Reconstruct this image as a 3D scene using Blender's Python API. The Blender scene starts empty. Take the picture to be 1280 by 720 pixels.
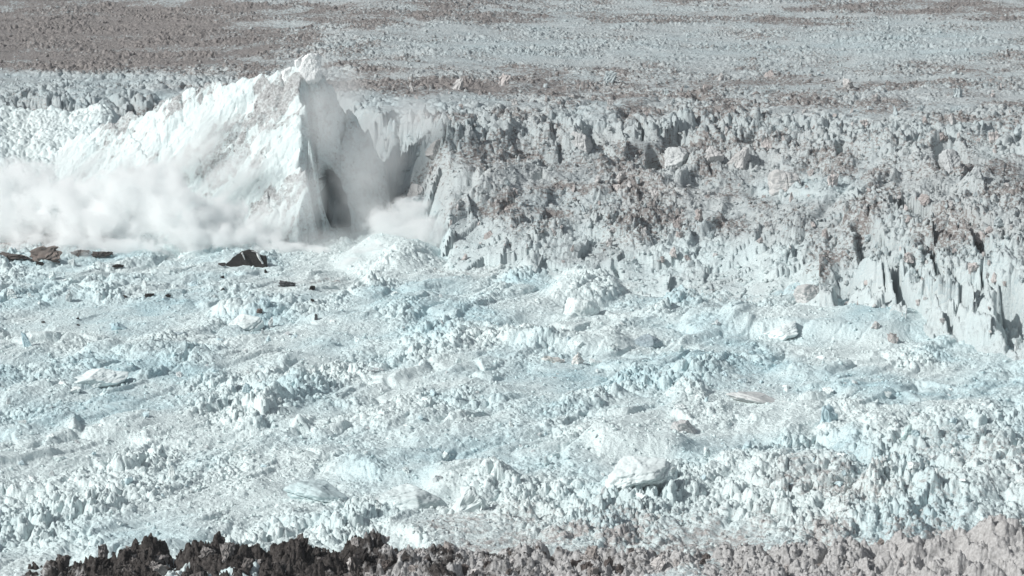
import bpy, bmesh, math, random
import numpy as np
from mathutils import Vector, noise as mnoise
from concurrent.futures import ThreadPoolExecutor

random.seed(7)
RNG = np.random.default_rng(11)
QUALITY = 1.0

# ------------------------------------------------------------------ camera geometry
FPX, PITCH, CAM_H = 4371.0, 0.137, 450.0
CP, SP = math.cos(PITCH), math.sin(PITCH)

def ray(px, py):
    dx, dy = (px - 640) / FPX, (360 - py) / FPX
    return np.array([dx, CP + SP * dy, -SP + CP * dy])

def at_depth(px, py, d):
    r = ray(px, py); return r * (d / r[1]) + np.array([0, 0, CAM_H])

def at_height(px, py, z):
    r = ray(px, py); return r * ((z - CAM_H) / r[2]) + np.array([0, 0, CAM_H])

def plan(x, y, z=0.0):
    """map a ground position to the plan coordinates the layout below is written in"""
    c = y * CP + (CAM_H - z) * SP
    v = -y * SP * 0 + ((z - CAM_H) * CP + y * SP)
    return 640 + FPX * x / c, 360 - FPX * v / c

# ------------------------------------------------------------------ numpy noise
U = np.uint32
def _hash(ix, iy, s):
    h = ix.view(U) * U(374761393) + iy.view(U) * U(668265263) + U((s * 2246822519) & 0xffffffff)
    h = (h ^ (h >> U(13))) * U(1274126177)
    h ^= h >> U(16)
    h = h * U(2654435761); h ^= h >> U(15)
    return h

def perlin(x, y, s=0):
    fx, fy = np.floor(x), np.floor(y)
    ix, iy = fx.astype(np.int32), fy.astype(np.int32)
    tx, ty = (x - fx).astype(np.float32), (y - fy).astype(np.float32)
    u = tx * tx * tx * (tx * (tx * 6 - 15) + 10); v = ty * ty * ty * (ty * (ty * 6 - 15) + 10)
    def g(a, b):
        h = _hash(ix + np.int32(a), iy + np.int32(b), s)
        gx = (h & U(0xffff)).astype(np.float32) / 32768 - 1
        gy = (h >> U(16)).astype(np.float32) / 32768 - 1
        return gx * (tx - a) + gy * (ty - b)
    n0 = g(0, 0); n0 += u * (g(1, 0) - n0)
    n1 = g(0, 1); n1 += u * (g(1, 1) - n1)
    return (n0 + v * (n1 - n0)) * 1.6

def fbm(x, y, o=4, s=0, gain=0.5):
    t = 0; a = 1.0; m = 0
    for i in range(o):
        t = t + a * perlin(x * 2.03 ** i + 17.3 * i, y * 2.03 ** i - 9.1 * i, s + i * 13); m += a; a *= gain
    return t / m ** 0.5

def ridged(x, y, o=4, s=0):
    t = 0; a = 1.0
    for i in range(o):
        n = 1 - np.abs(perlin(x * 2.1 ** i + 5.2 * i, y * 2.1 ** i + 3.3 * i, s + 31 * i)); t = t + a * n * n; a *= 0.5
    return t / 1.9

def worley(x, y, s=0):
    """distance to nearest, second nearest, three random numbers of the cell, offset from its centre"""
    fx, fy = np.floor(x), np.floor(y)
    ix, iy = fx.astype(np.int32), fy.astype(np.int32)
    tx, ty = (x - fx).astype(np.float32), (y - fy).astype(np.float32)
    f1 = np.full(tx.shape, 9, np.float32); f2 = f1.copy()
    bh = np.zeros(tx.shape, U); bx = np.zeros_like(tx); by = np.zeros_like(tx)
    for a in (-1, 0, 1):
        for b in (-1, 0, 1):
            h = _hash(ix + np.int32(a), iy + np.int32(b), s)
            ox = tx - a - (h & U(0x3ff)).astype(np.float32) / 1024
            oy = ty - b - ((h >> U(10)) & U(0x3ff)).astype(np.float32) / 1024
            dd = ox * ox + oy * oy
            near = dd < f1
            f2 = np.where(near, f1, np.minimum(f2, dd))
            f1 = np.where(near, dd, f1); bh = np.where(near, h, bh)
            bx = np.where(near, ox, bx); by = np.where(near, oy, by)
    h = bh * U(747796405) + U(2891336453); h ^= h >> U(15); h = h * U(277803737); h ^= h >> U(16)
    r1 = (h & U(0x3ff)).astype(np.float32) / 1024
    r2 = ((h >> U(10)) & U(0x3ff)).astype(np.float32) / 1024
    r3 = ((h >> U(20)) & U(0x3ff)).astype(np.float32) / 1024
    return np.sqrt(f1), np.sqrt(f2), r1, r2, r3, bx, by

def sstep(a, b, x):
    t = np.clip((x - a) / (b - a), 0, 1); return t * t * (3 - 2 * t)

def blocks(x, y, size, s, tilt=1.0, gap=0.12):
    """broken blocks of ice: every cell its own height and tilt, crevices between (about 0..1)"""
    f1, f2, r1, r2, r3, bx, by = worley(x / size, y / size, s)
    h = 0.30 + r1 * r1 * 0.9 + tilt * (bx * (r2 - 0.5) + by * (r3 - 0.5)) * 1.5
    return h * sstep(0.0, 0.62, 1 - f1 / (f2 + 1e-4)) - 0.22 * (1 - sstep(0, gap, f2 - f1))

def blobs(px, py, L):
    t = np.zeros_like(px)
    for (cx, cy, rx, ry, a, *rot) in L:
        dx, dy = px - cx, py - cy
        if rot:
            c, q = math.cos(rot[0]), math.sin(rot[0]); dx, dy = dx * c + dy * q, -dx * q + dy * c
        r = np.sqrt((dx / rx) ** 2 + (dy / ry) ** 2)
        t = t + a * (1 - sstep(0.6, 1.25, r))
    return t

def par(fn, *arrs, chunk=40000):
    shp = arrs[0].shape
    fl = [np.ascontiguousarray(a, dtype=np.float32).ravel() for a in arrs]
    n = fl[0].size
    cuts = list(range(0, n, chunk))
    with ThreadPoolExecutor(4) as ex:
        rs = list(ex.map(lambda i: fn(*[a[i:i + chunk] for a in fl]), cuts))
    if isinstance(rs[0], tuple):
        return tuple(np.concatenate([r[k] for r in rs]).reshape(shp) for k in range(len(rs[0])))
    return np.concatenate(rs).reshape(shp)

# ------------------------------------------------------------------ the melange of broken ice on the fjord
CALM = [(110, 412, 190, 22, 1), (690, 480, 80, 24, .8), (940, 492, 60, 26, 1), (430, 440, 110, 20, .6), (400, 330, 70, 18, .8), (490, 318, 62, 34, .75),
        (1060, 425, 130, 26, .9), (1230, 450, 60, 18, .9), (410, 620, 70, 22, .8), (520, 610, 50, 22, .8), (820, 570, 60, 30, .4)]
SWELL = [(310, 402, 40, 9, 8), (590, 618, 60, 14, 11), (800, 572, 70, 18, 12), (1035, 420, 150, 16, 14), (730, 372, 45, 14, 10),
         (478, 334, 60, 16, 9), (506, 310, 60, 36, 10), (522, 296, 30, 18, 7), (500, 600, 70, 18, 8), (860, 470, 90, 18, 6), (200, 455, 90, 16, 7), (700, 440, 80, 10, 9),
         (110, 325, 150, 8, 6), (1180, 560, 140, 30, 10), (980, 600, 90, 20, 8), (1200, 630, 120, 20, 12)]
DIRT_M = [(60, 325, 90, 10, .35), (50, 322, 80, 5, .55), (128, 321, 24, 4, .4), (380, 358, 70, 10, .3), (340, 372, 150, 14, .14), (800, 430, 110, 12, .16), (830, 530, 50, 14, .2),
          (1140, 610, 220, 50, .2), (1230, 570, 110, 60, .10), (1040, 625, 100, 24, .12), (940, 492, 60, 24, .2),
          (620, 345, 160, 22, .24), (880, 375, 160, 40, .24), (200, 500, 60, 14, .1), (450, 500, 50, 14, .12)]
WHITE_M = [(485, 325, 72, 34, 1), (730, 368, 40, 24, 1), (590, 615, 45, 20, 1), (795, 575, 60, 28, 1), (310, 400, 36, 12, 1),
           (1000, 412, 70, 12, 1), (130, 600, 200, 60, .6), (400, 560, 200, 40, .5), (300, 350, 200, 18, .5), (900, 530, 120, 30, .5), (1100, 480, 160, 20, .5)]

def melange(x, y):
    px, py = plan(x, y)
    n1 = perlin(x / 70, y / 90, 3); n2 = perlin(x / 70, y / 90, 4)
    wx, wy = x + 14 * n1, y + 16 * n2
    sa0 = x - .3 * y
    calm = np.clip(blobs(px + 25 * n1, py + 8 * n2, CALM), 0, 1)
    rough = (0.10 + 0.90 * sstep(-0.2, 0.42, fbm(sa0 / 100, y / 230, 4, 21))) * (1 - 0.75 * calm)
    # streaky, facetted floes tilted every way
    sa = wx - 0.30 * wy
    f1, f2, r1, r2, r3, bx, by = worley(sa / 62 + .5 * n2, wy / 150 + .4 * n1, 30)
    floe = (24 * (bx * (r2 - .5) + by * (r3 - .5)) + 9 * (r1 - .35)) * sstep(0, .4, 1 - f1 / (f2 + 1e-4))
    f1, f2, r1, r2, r3, bx, by = worley(sa / 27 + .3 * n2, wy / 58, 35)
    floe2 = (15 * (bx * (r2 - .5) + by * (r3 - .5)) + 6 * r1 * r1) * sstep(0, .4, 1 - f1 / (f2 + 1e-4))
    z = 3 + 5.5 * fbm(wx / 190, wy / 330, 3, 5) + blobs(px + 20 * n1, py + 7 * n2, SWELL)
    z = z + (1 - .6 * calm) * (floe + .8 * floe2) * .62 + 7.0 * ridged(sa / 60, wy / 240, 4, 36) * (1 - .7 * calm)
    z = z + rough * 7.5 * blocks(wx, wy * 0.75, 42, 31, 1.1) * sstep(-.1, .5, fbm(x / 110, y / 160, 2, 77))
    z = z + rough * rough * 5.5 * blocks(wx, wy * 0.8, 15, 32, 1.3)
    z = z + (0.15 + 0.85 * rough) * 2.6 * blocks(wx, wy * .9, 6.2, 33, 1.3)
    z = z + (0.2 + 0.8 * rough) * 1.3 * blocks(wx, wy, 2.9, 34, 1.3)
    z = z + rough * 2.2 * fbm(sa / 9, y / 20, 5, 9, .6)
    # the near right is thicker, standing seracs
    sr = blobs(px, py, [(1180, 590, 150, 50, .8), (1050, 625, 130, 25, 1), (1100, 650, 300, 30, .8), (760, 655, 260, 18, .6)])
    f1, f2, r1, r2, r3, bx, by = worley(wx / 13 + .3 * perlin(x / 7, y / 7, 42) + .8 * n1, wy / 20 + .6 * n2, 40)
    z = z + .72 * np.clip(sr, 0, 1) * ((1 + 10 * r1 ** 3 + 14 * bx * (r2 - .5) + 12 * by * (r3 - .5) + 3 * blocks(x, y, 4.5, 43)) * (.45 * sstep(0.02, 0.2, f2 - f1) + .55 * sstep(0.0, 0.6, 1 - f1 / (f2 + 1e-4))) - 4 * (1 - sstep(0, .10, f2 - f1)) * (r3 > .5) + 1.6 * fbm(x / 5, y / 8, 3, 41))
    dirt = np.clip(0.11 + blobs(px + 30 * n1, py + 9 * n2, DIRT_M) + 0.10 * fbm(x / 60, y / 90, 3, 51), 0, 1)
    white = np.clip(blobs(px + 25 * n1, py + 9 * n2, WHITE_M), 0, 1)
    dirt = np.clip(dirt + sstep(612, 690, py - .02 * (px - 900) + 12 * n2) * sstep(420, 620, px) * (.36 + .26 * fbm(sa0 / 30, y / 60, 4, 52)), 0, 1)
    dirt = dirt * (1 - 0.8 * white * (py < 640))
    tint = np.clip(0.42 + 1.3 * fbm(x / 120, y / 200, 3, 61) - 0.6 * white - 0.5 * sstep(600, 660, py), 0, 1)
    return z.astype(np.float32), dirt.astype(np.float32), tint.astype(np.float32)

# ------------------------------------------------------------------ the glacier
TAB = np.array([  # plan x, toe, cliff, height at toe, at foot of cliff, at top of cliff
    [-300, 3960, 4010, 6, 12, 108], [150, 3950, 4000, 6, 12, 110], [400, 3860, 3920, 4, 24, 120], [440, 3660, 3800, 2, 40, 122],
    [475, 3640, 3730, 1, 44, 122], [515, 3590, 3720, 1, 84, 120], [545, 3450, 3700, 1, 98, 119], [562, 3340, 3690, 1, 102, 118], [640, 3270, 3740, 1, 102, 114],
    [700, 3240, 3770, 1, 98, 112], [780, 3210, 3800, 1, 94, 112], [850, 3190, 3810, 1, 94, 111], [930, 3150, 3790, 3, 97, 111],
    [1000, 3080, 3780, 8, 99, 112], [1050, 3040, 3740, 20, 100, 112], [1090, 3000, 3680, 30, 102, 114], [1150, 2960, 3640, 34, 103, 114],
    [1220, 2880, 3600, 36, 105, 116], [1300, 2800, 3560, 38, 107, 116], [1600, 2700, 3500, 38, 107, 116]], float)
DIRT_G = [(130, 150, 330, 42, .27), (60, 30, 300, 60, .1), (930, 235, 130, 24, .1)]

def gl_params(px):
    return [np.interp(px, TAB[:, 0], TAB[:, k]).astype(np.float32) for k in range(1, 6)]

CRACKS = []   # filled below: (segments in world x,y, half width, depth)

def glacier(x, y, fine=True):
    px = 640 + FPX * x / (y * CP + 350 * SP)
    toe, cl, z0, zs, zt = gl_params(px)
    n1 = fbm(x / 90, y / 130, 3, 103); n2 = perlin(x / 45, y / 60, 104)
    yw = y + 26 * n1 + 9 * n2
    if fine:
        f1, f2, r1, r2, r3, bx, by = worley(x / 26, y / 34, 105)
        yw = yw + 52 * (r1 - 0.5)
    t = np.clip((yw - toe) / (cl - toe), 0, 1)
    ramp = z0 + (zs - z0) * t ** 0.85
    sm = np.clip(blobs(px + 22 * n2, 0 * px, [(525, 0, 95, 1, 1), (755, 0, 26, 1, .9), (838, 0, 42, 1, .9), (985, 0, 26, 1, .8), (1200, 0, 40, 1, .8), (60, 0, 300, 1, .7), (915, 0, 16, 1, .7)]), 0, 1)
    hw = 60 + 150 * (1 - sm) * (0.5 + 0.5 * sstep(-.3, .3, n1))
    up = sstep(cl - hw, cl + hw, yw)
    far = np.clip(y - cl, 0, None)
    top = zt + 0.0125 * far + sstep(0, 900, far) * 9 * (ridged(x / 700 + 3, y / 210, 3, 107) - .5) + 5 * fbm(x / 240, y / 200, 3, 108)
    z = ramp * (1 - up) + top * up
    te = 10 + 90 * sstep(12, 26, z0)
    edge = sstep(toe - te, toe + te * .6, yw)
    steep = 4 * up * (1 - up) * np.clip(30 / hw, 0, 1) + 0.0 * edge
    mid = 4 * up * (1 - up)
    dirt = np.full_like(z, 0.47)
    tint = np.full_like(z, 0.3)
    if fine:
        slope_w = (1 - up)
        # rubble slope
        wx, wy = x + 12 * n1, y + 14 * n2
        bA = blocks(wx, wy * .8, 40, 111, 1.1); bB = blocks(wx, wy * .9, 15, 112, 1.2); bC = blocks(wx, wy, 6, 113, 1.2); bD = blocks(x, y, 2.8, 114, 1.2)
        rg = 0.12 + 0.88 * sstep(-.3, .4, fbm(x / 95, y / 210, 4, 115))
        f1, f2, r1, r2, r3, bx, by = worley((wx - .3 * wy) / 55 + .4 * n2, wy / 140 + .3 * n1, 128)
        big = (34 * (bx * (r2 - .5) + by * (r3 - .5)) + 12 * (r1 - .3)) * sstep(0, .45, 1 - f1 / (f2 + 1e-4)) + 9 * (ridged((wx - .3 * wy) / 75, wy / 260, 4, 129) - .6)
        rub = .85 * big + rg * (6.5 * bA + 4.2 * bB) + (.25 + .75 * rg) * (2.6 * bC + 1.5 * bD) + 3 * rg * fbm(x / 10, y / 20, 3, 127)
        # seracs and crevasses on top, dying out up-glacier
        near = np.exp(-far / 420.0)
        f1, f2, s1, s2, s3, bx, by = worley((x + 10 * n2) / 21, (y + 12 * n1) / 30, 116)
        crev = sstep(0.02, 0.28, f2 - f1)
        ser = (0.35 * crev + .65 * sstep(0, .5, 1 - f1 / (f2 + 1e-4))) * (6 + 11 * s1) + 8 * (bx * (s2 - .5) + by * (s3 - .5)) - 12
        g1, g2, q1, q2, q3, cx, cy = worley((x + 6 * n2) / 11, y / 17, 117)
        ser2 = sstep(0.0, 0.5, 1 - g1 / (g2 + 1e-4)) * (1.5 + 9 * q1 * q1) + 4 * cx * (q2 - .5)
        patchy = sstep(-0.3, 0.3, fbm(x / 150, y / 130, 4, 118))
        band = ridged(x / 420 + .6 * n1, y / 95, 4, 132)
        topr = (.74 - .24 * sstep(540, 640, px)) * near * (.2 + .8 * patchy) * (ser + 0.8 * ser2) + .5 * near * big + (1 - near) * ((0.06 + 0.94 * patchy ** 1.5) * (0.34 * ser2 + .8 * bB + 1.2 * bC) + 7 * (band - .6)) + (.3 + .7 * patchy) * (1.5 * bC + 0.8 * bD)
        z = z + slope_w * rub * (.25 + .75 * sstep(0, .3, t + (z0 > 14))) + up * topr
        bl = sstep(1035, 1075, px) * sstep(0, 40, yw - toe) * (1 - sstep(280, 420, yw - toe))
        e1, e2, p1, p2, p3, ex, ey = worley((x + .35 * y + 8 * n2) / 34, (y + 14 * n1) / 95, 137)
        z = z + bl * (6 + 26 * ex * (p2 - .5) + 30 * ey * (p3 - .5) + 12 * (p1 - .4) - 20 * (1 - sstep(.015, .06, e2 - e1)) * (p3 > .3)) + bl * (5 * fbm(x / 9, y / 16, 4, 138) + 5 * (blocks(x, y, 9, 139) - .25)) - .2 * bl * slope_w * rub
        g1, g2, q1, q2, q3, cx, cy = worley((x + 9 * n2) / 17, (y + 9 * n1) / 26, 125)
        z = z + (1 - .45 * sstep(560, 660, px)) * mid * (13 * fbm(x / 16, y / 26, 4, 126) + 12 * (blocks(x, y, 20, 135) - .25) + 16 * (q1 - .55) - 6 * (1 - sstep(0, .22, g2 - g1)))
        # vertical flutes on the cliffs
        z = z + steep * 5 * fbm(x / 7, y / 40, 3, 119)
        m = sstep(-.3, .4, fbm(x / 75, y / 120, 4, 121))
        dirt = 0.36 + 0.18 * m + 0.03 * up + .10 * (patchy - .4) * up + .09 * (rg - .5) * (1 - up)
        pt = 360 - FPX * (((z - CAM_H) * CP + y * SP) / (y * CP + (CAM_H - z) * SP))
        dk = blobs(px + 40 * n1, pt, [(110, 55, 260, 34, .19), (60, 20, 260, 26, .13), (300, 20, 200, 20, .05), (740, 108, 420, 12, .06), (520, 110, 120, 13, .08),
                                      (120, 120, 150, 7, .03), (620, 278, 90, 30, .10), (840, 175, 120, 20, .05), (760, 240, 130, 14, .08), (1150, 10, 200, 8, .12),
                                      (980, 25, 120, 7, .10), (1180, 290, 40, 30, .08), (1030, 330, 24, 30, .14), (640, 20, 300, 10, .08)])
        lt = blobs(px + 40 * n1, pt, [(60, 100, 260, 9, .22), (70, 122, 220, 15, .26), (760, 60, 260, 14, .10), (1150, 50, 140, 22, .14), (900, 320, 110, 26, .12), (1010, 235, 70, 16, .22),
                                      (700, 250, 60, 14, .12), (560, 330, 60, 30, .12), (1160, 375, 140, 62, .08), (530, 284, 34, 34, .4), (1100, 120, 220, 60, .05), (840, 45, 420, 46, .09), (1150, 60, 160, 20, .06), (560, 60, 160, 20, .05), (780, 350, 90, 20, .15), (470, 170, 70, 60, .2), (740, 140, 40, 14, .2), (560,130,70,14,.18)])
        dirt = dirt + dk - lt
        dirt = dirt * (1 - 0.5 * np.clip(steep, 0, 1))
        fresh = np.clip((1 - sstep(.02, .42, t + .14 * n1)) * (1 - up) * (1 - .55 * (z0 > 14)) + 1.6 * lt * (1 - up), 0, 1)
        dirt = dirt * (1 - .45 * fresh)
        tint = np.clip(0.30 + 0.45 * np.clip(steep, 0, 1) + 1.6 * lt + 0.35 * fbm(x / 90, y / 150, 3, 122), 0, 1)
        for segs, hw, dep in CRACKS:
            sx = [p[0] for p in segs]; sy = [p[1] for p in segs]
            box = (x > min(sx) - 30) & (x < max(sx) + 30) & (y > min(sy) - 40) & (y < max(sy) + 40)
            if not box.any(): continue
            xx = x[box] + 2.2 * perlin(x[box] / 7, y[box] / 9, 131); yy = y[box]
            dm = np.full(xx.shape, 1e9, np.float32)
            for (ax, ay), (bx_, by_) in zip(segs[:-1], segs[1:]):
                vx, vy = bx_ - ax, by_ - ay
                tt = np.clip(((xx - ax) * vx + (yy - ay) * vy) / (vx * vx + vy * vy + 1e-6), 0, 1)
                dm = np.minimum(dm, np.hypot(xx - ax - tt * vx, yy - ay - tt * vy))
            z[box] -= dep * (1 - sstep(hw * 0.6, hw * 1.4, dm))
    if fine: z = z + 4 * edge * (1 - edge) * (5 * fbm(x / 10, y / 14, 4, 133) + 6 * (blocks(x, y, 16, 134) - .25) + 3 * (blocks(x, y, 6, 136) - .25))
    z = z * edge - 14 * (1 - edge)
    if not fine: return z.astype(np.float32)
    return z.astype(np.float32), np.clip(dirt, 0, 1).astype(np.float32), (np.clip(tint, 0, .999) + np.round(fresh * 50)).astype(np.float32)

def cast(px, py, hf, d0=1850., d1=6500., step=2.0):
    d = np.arange(d0, d1, step, dtype=np.float32)
    r = ray(px, py)
    x = (r[0] / r[1] * d).astype(np.float32); zr = CAM_H + r[2] / r[1] * d
    z = hf(x, d)
    k = np.argmax(zr <= z)
    return np.array([x[k], d[k], z[k]])

glb = lambda x, y: glacier(x, y, False)
for pts, hw, dep in [([(1104, 328), (1118, 348), (1126, 362)], 2.6, 26), ([(1130, 368), (1143, 392), (1146, 402)], 4, 26),
                     ([(1162, 330), (1170, 350), (1174, 364)], 1.5, 18), ([(1220, 305), (1230, 330), (1240, 348)], 3, 22),
                     ([(1262, 366), (1275, 385), (1285, 405)], 9, 34), ([(768, 330), (775, 346)], 2, 18), ([(800, 150), (806, 166), (798, 182)], 2.6, 26),
                     ([(818, 195), (822, 215)], 6, 34), ([(1183, 190), (1190, 210)], 8, 34), ([(1222, 215), (1215, 232)], 6, 30),
                     ([(574, 158), (584, 172)], 4, 26), ([(486, 244), (491, 272)], 5, 40), ([(480, 170), (486, 186)], 2.4, 24),
                     ([(700, 152), (708, 166)], 6, 22), ([(735, 165), (745, 180)], 5, 24), ([(912, 190), (925, 205)], 6, 26),
                     ([(1050, 345), (1062, 370)], 5, 20), ([(1180, 395), (1192, 415)], 2, 18), ([(940, 170), (948, 185)], 5, 24), ([(995, 150), (1002, 165)], 4, 24),
                     ([(1075, 290), (1085, 320)], 5, 16), ([(1050, 186), (1053, 200)], 3, 24), ([(870, 120), (876, 130)], 4, 20), ([(1200, 380), (1215, 388)], 4, 20)]:
    CRACKS.append(([tuple(cast(a, b, glb)[:2]) for a, b in pts], hw * (1.5 if pts[0][0] > 1030 else 1.15), dep * 1.2))

# ------------------------------------------------------------------ the dirty ridge on the near shore
CREST = np.array([[-300, 740], [0, 721], [40, 710], [75, 694], [110, 687], [150, 681], [190, 676], [212, 690], [245, 672], [300, 668], [350, 668],
                  [420, 672], [460, 674], [540, 686], [640, 692], [800, 694], [900, 694], [1000, 690], [1080, 682], [1150, 676], [1210, 664], [1280, 650], [1600, 600]], float)
RIDGE_D = 2000.0
def shore(x, y):
    px = 640 + FPX * x / (y * CP + CAM_H * SP)
    cy = np.interp(px, CREST[:, 0], CREST[:, 1])
    dep = PITCH + np.arctan((cy - 360) / FPX)
    zc = CAM_H - RIDGE_D * np.tan(dep)
    n1 = perlin(x / 30, y / 30, 203); n2 = perlin(x / 30, y / 30, 204)
    s = (y - RIDGE_D) + 8 * n1
    smooth = sstep(1040, 1150, px)
    rg = (1 - 0.22 * smooth) * (1 - .35 * sstep(430, 560, px))
    back = np.clip(1 - np.clip(s, 0, None) / 50, -1, 1)
    front = np.clip(1 + np.clip(s, None, 0) / 260, 0, 1)
    z = (zc + 6) * np.minimum(back, front) - 6 - (back < 0) * 4
    bA = blocks(x + 5 * n1, y + 5 * n2, 13, 211, 1.3); bB = blocks(x + 3 * n2, y, 5.2, 212, 1.4); bC = blocks(x, y, 2.2, 213, 1.3)
    bg = blocks(x + 9 * n1, y + 9 * n2, 30, 218, 1.5)
    z = z + rg * (9 * bg + 6 * bA + 3.6 * bB) + (0.35 + 0.65 * rg) * 1.5 * bC + rg * 1.6 * fbm(x / 6, y / 6, 4, 214) - 3 - 10.5 * (1 - sstep(430, 560, px))
    # long folds of the smooth old ice at the right
    fold = ridged((x * .5 + y * .9) / 26 + n1, (x * .9 - y * .5) / 90, 3, 215)
    z = z + smooth * (17 * (fold - .6) + 5 * (ridged((x * .6 + y * .8) / 9 + n2, (x * .8 - y * .6) / 40, 3, 219) - .6) + 1.2 * fbm(x / 4, y / 14, 3, 216))
    dark = np.interp(px, [-300, 30, 180, 420, 470, 640, 900, 1280], [.5, .62, 1, 1, .62, .46, .34, .22])
    dark = dark + 0.34 * fbm(x / 16, y / 24, 4, 217)
    return z.astype(np.float32), np.clip(dark, 0, 1).astype(np.float32), smooth.astype(np.float32)

# ------------------------------------------------------------------ the capsizing iceberg: a tilted wedge
def plane_z(p, q, r):
    n = np.cross(np.subtract(q, p), np.subtract(r, p))
    return lambda x, y: p[2] - (n[0] * (x - p[0]) + n[1] * (y - p[1])) / n[2]
B1 = at_depth(386, 92, 3625); B2 = at_depth(64, 214, 3690); B3 = at_height(366, 322, 0)
BQ = at_height(433, 300, 0)
B_L = plane_z(B1, B2, B3); B_R = plane_z(B1, B3, BQ)
K1 = np.array([B1[0], B1[1] + 6, B_L(B1[0], B1[1] + 6)]); K2 = np.array([B2[0], B2[1] + 17, B_L(B2[0], B2[1] + 17)])
KM = np.array([B1[0] * .55 + B2[0] * .45, (B1[1] + B2[1]) / 2 + 20, 0]); KM[2] = B_L(KM[0], KM[1])
B_K1 = plane_z(K1, KM, (K1 + KM) / 2 + np.array([5, 50, -200])); B_K2 = plane_z(KM, K2, (KM + K2) / 2 + np.array([5, 50, -200]))
B_K = lambda x, y: np.minimum(B_K1(x, y), B_K2(x, y))
T1 = at_depth(398, 92, 3652); T2 = at_depth(478, 196, 3668); TB = at_height(432, 306, 0)
B_F = plane_z(T1, T2, TB); B_FK = plane_z(T1, T2, (T1 + T2) / 2 + np.array([4, 40, -160]))
BR_N = np.array([BQ[1] - B3[1], -(BQ[0] - B3[0])]); BR_N = BR_N / np.linalg.norm(BR_N)
BR_T = np.array([BQ[0] - B3[0], BQ[1] - B3[1]]); BR_T = BR_T / np.linalg.norm(BR_T)

def berg(x, y):
    n1 = fbm(x / 40, y / 40, 3, 301); n2 = fbm(x / 9, y / 9, 3, 302)
    zl0 = B_L(x, y)
    q = x - (0.99 * zl0 + 0.13 * (y - 3500)); s = x + (0.99 * zl0 + 0.13 * (y - 3500))
    # ledges and chutes that run down the tilted face
    st = fbm(q / 13, s / 130, 4, 305); st2 = fbm(q / 4, s / 45, 3, 306)
    f1, f2, r1, r2, r3, bx, by = worley(q / 30 + .3 * n1, s / 75, 307)
    zl = zl0 + 9 * fbm(q / 30 + .5 * n1, s / 200, 4, 317) + 5 * (blocks(x, y * .7, 34, 318, 1.4) - .2) + 2.6 * st + 1.8 * st2 + 5 * (r1 - .5) + 1.3 * blocks(q, s * .4, 7, 308) + .9 * blocks(x, y, 3, 309) + 1.5 * fbm(x / 7, y / 7, 4, 314)
    xr, yr = x + 3 * n1, y + 3 * n2
    f1, f2, c1, c2, c3, bx, by = worley((x * BR_T[0] + y * BR_T[1]) / 22, (x * BR_N[0] + y * BR_N[1]) / 60, 310)
    off = 16 * (c1 - .5) + 8 * fbm(x / 26, zl0 / 26, 4, 311)
    zr = B_R(x + BR_N[0] * -off, y + BR_N[1] * -off)
    zk = B_K(x, y) + 16 * n1 + 7 * n2 + 20 * (blocks(x, y, 24, 312) - .2)
    zend = (x - (B2[0] - 6) + 5 * n1 + 2 * n2) * 7
    kk = 9.0; hh = np.clip(kk - np.abs(zl - zr), 0, None) / kk
    z = np.minimum(np.minimum(zl, zr) - hh * hh * kk * .25, np.minimum(zk, zend))
    # blocky tower at the summit
    fx = fbm(x / 13, B_F(x, y) / 30, 4, 320)
    zf = B_F(x, y + 7 * fx + 12 * (worley(x / 20 + .3 * n1, y / 90, 321)[2] - .5)) + 3 * n2
    zf = np.minimum(np.minimum(zf, B_FK(x, y) + 12 * n1 + 5 * n2 + 14 * (blocks(x, y, 20, 322) - .2)), (x - (T1[0] - 22)) * 9)
    zf = np.minimum(zf, (T2[0] + 14 + 6 * n1 - x) * 5)
    flank = (zf > z).astype(np.float32)
    z = np.maximum(z, zf)
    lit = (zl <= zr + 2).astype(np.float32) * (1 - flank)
    m = 1.2 * fbm(q / 32 + .9 * n1 + .5 * n2, s / 260 + .5 * n1, 3, 315) + .35 * n1 + .35 * fbm(q / 8, s / 60, 3, 316)
    top = sstep(0, 60, np.maximum(zl, 0))
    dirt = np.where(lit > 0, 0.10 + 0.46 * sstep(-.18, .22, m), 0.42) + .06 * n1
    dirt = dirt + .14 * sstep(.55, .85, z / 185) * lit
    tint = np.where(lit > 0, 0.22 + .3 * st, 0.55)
    return z.astype(np.float32), np.clip(dirt, 0, 1).astype(np.float32), np.clip(tint, 0, 1).astype(np.float32), flank

# ------------------------------------------------------------------ mesh helpers
scene = bpy.context.scene
COL = scene.collection

def link(o): COL.objects.link(o); return o

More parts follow.
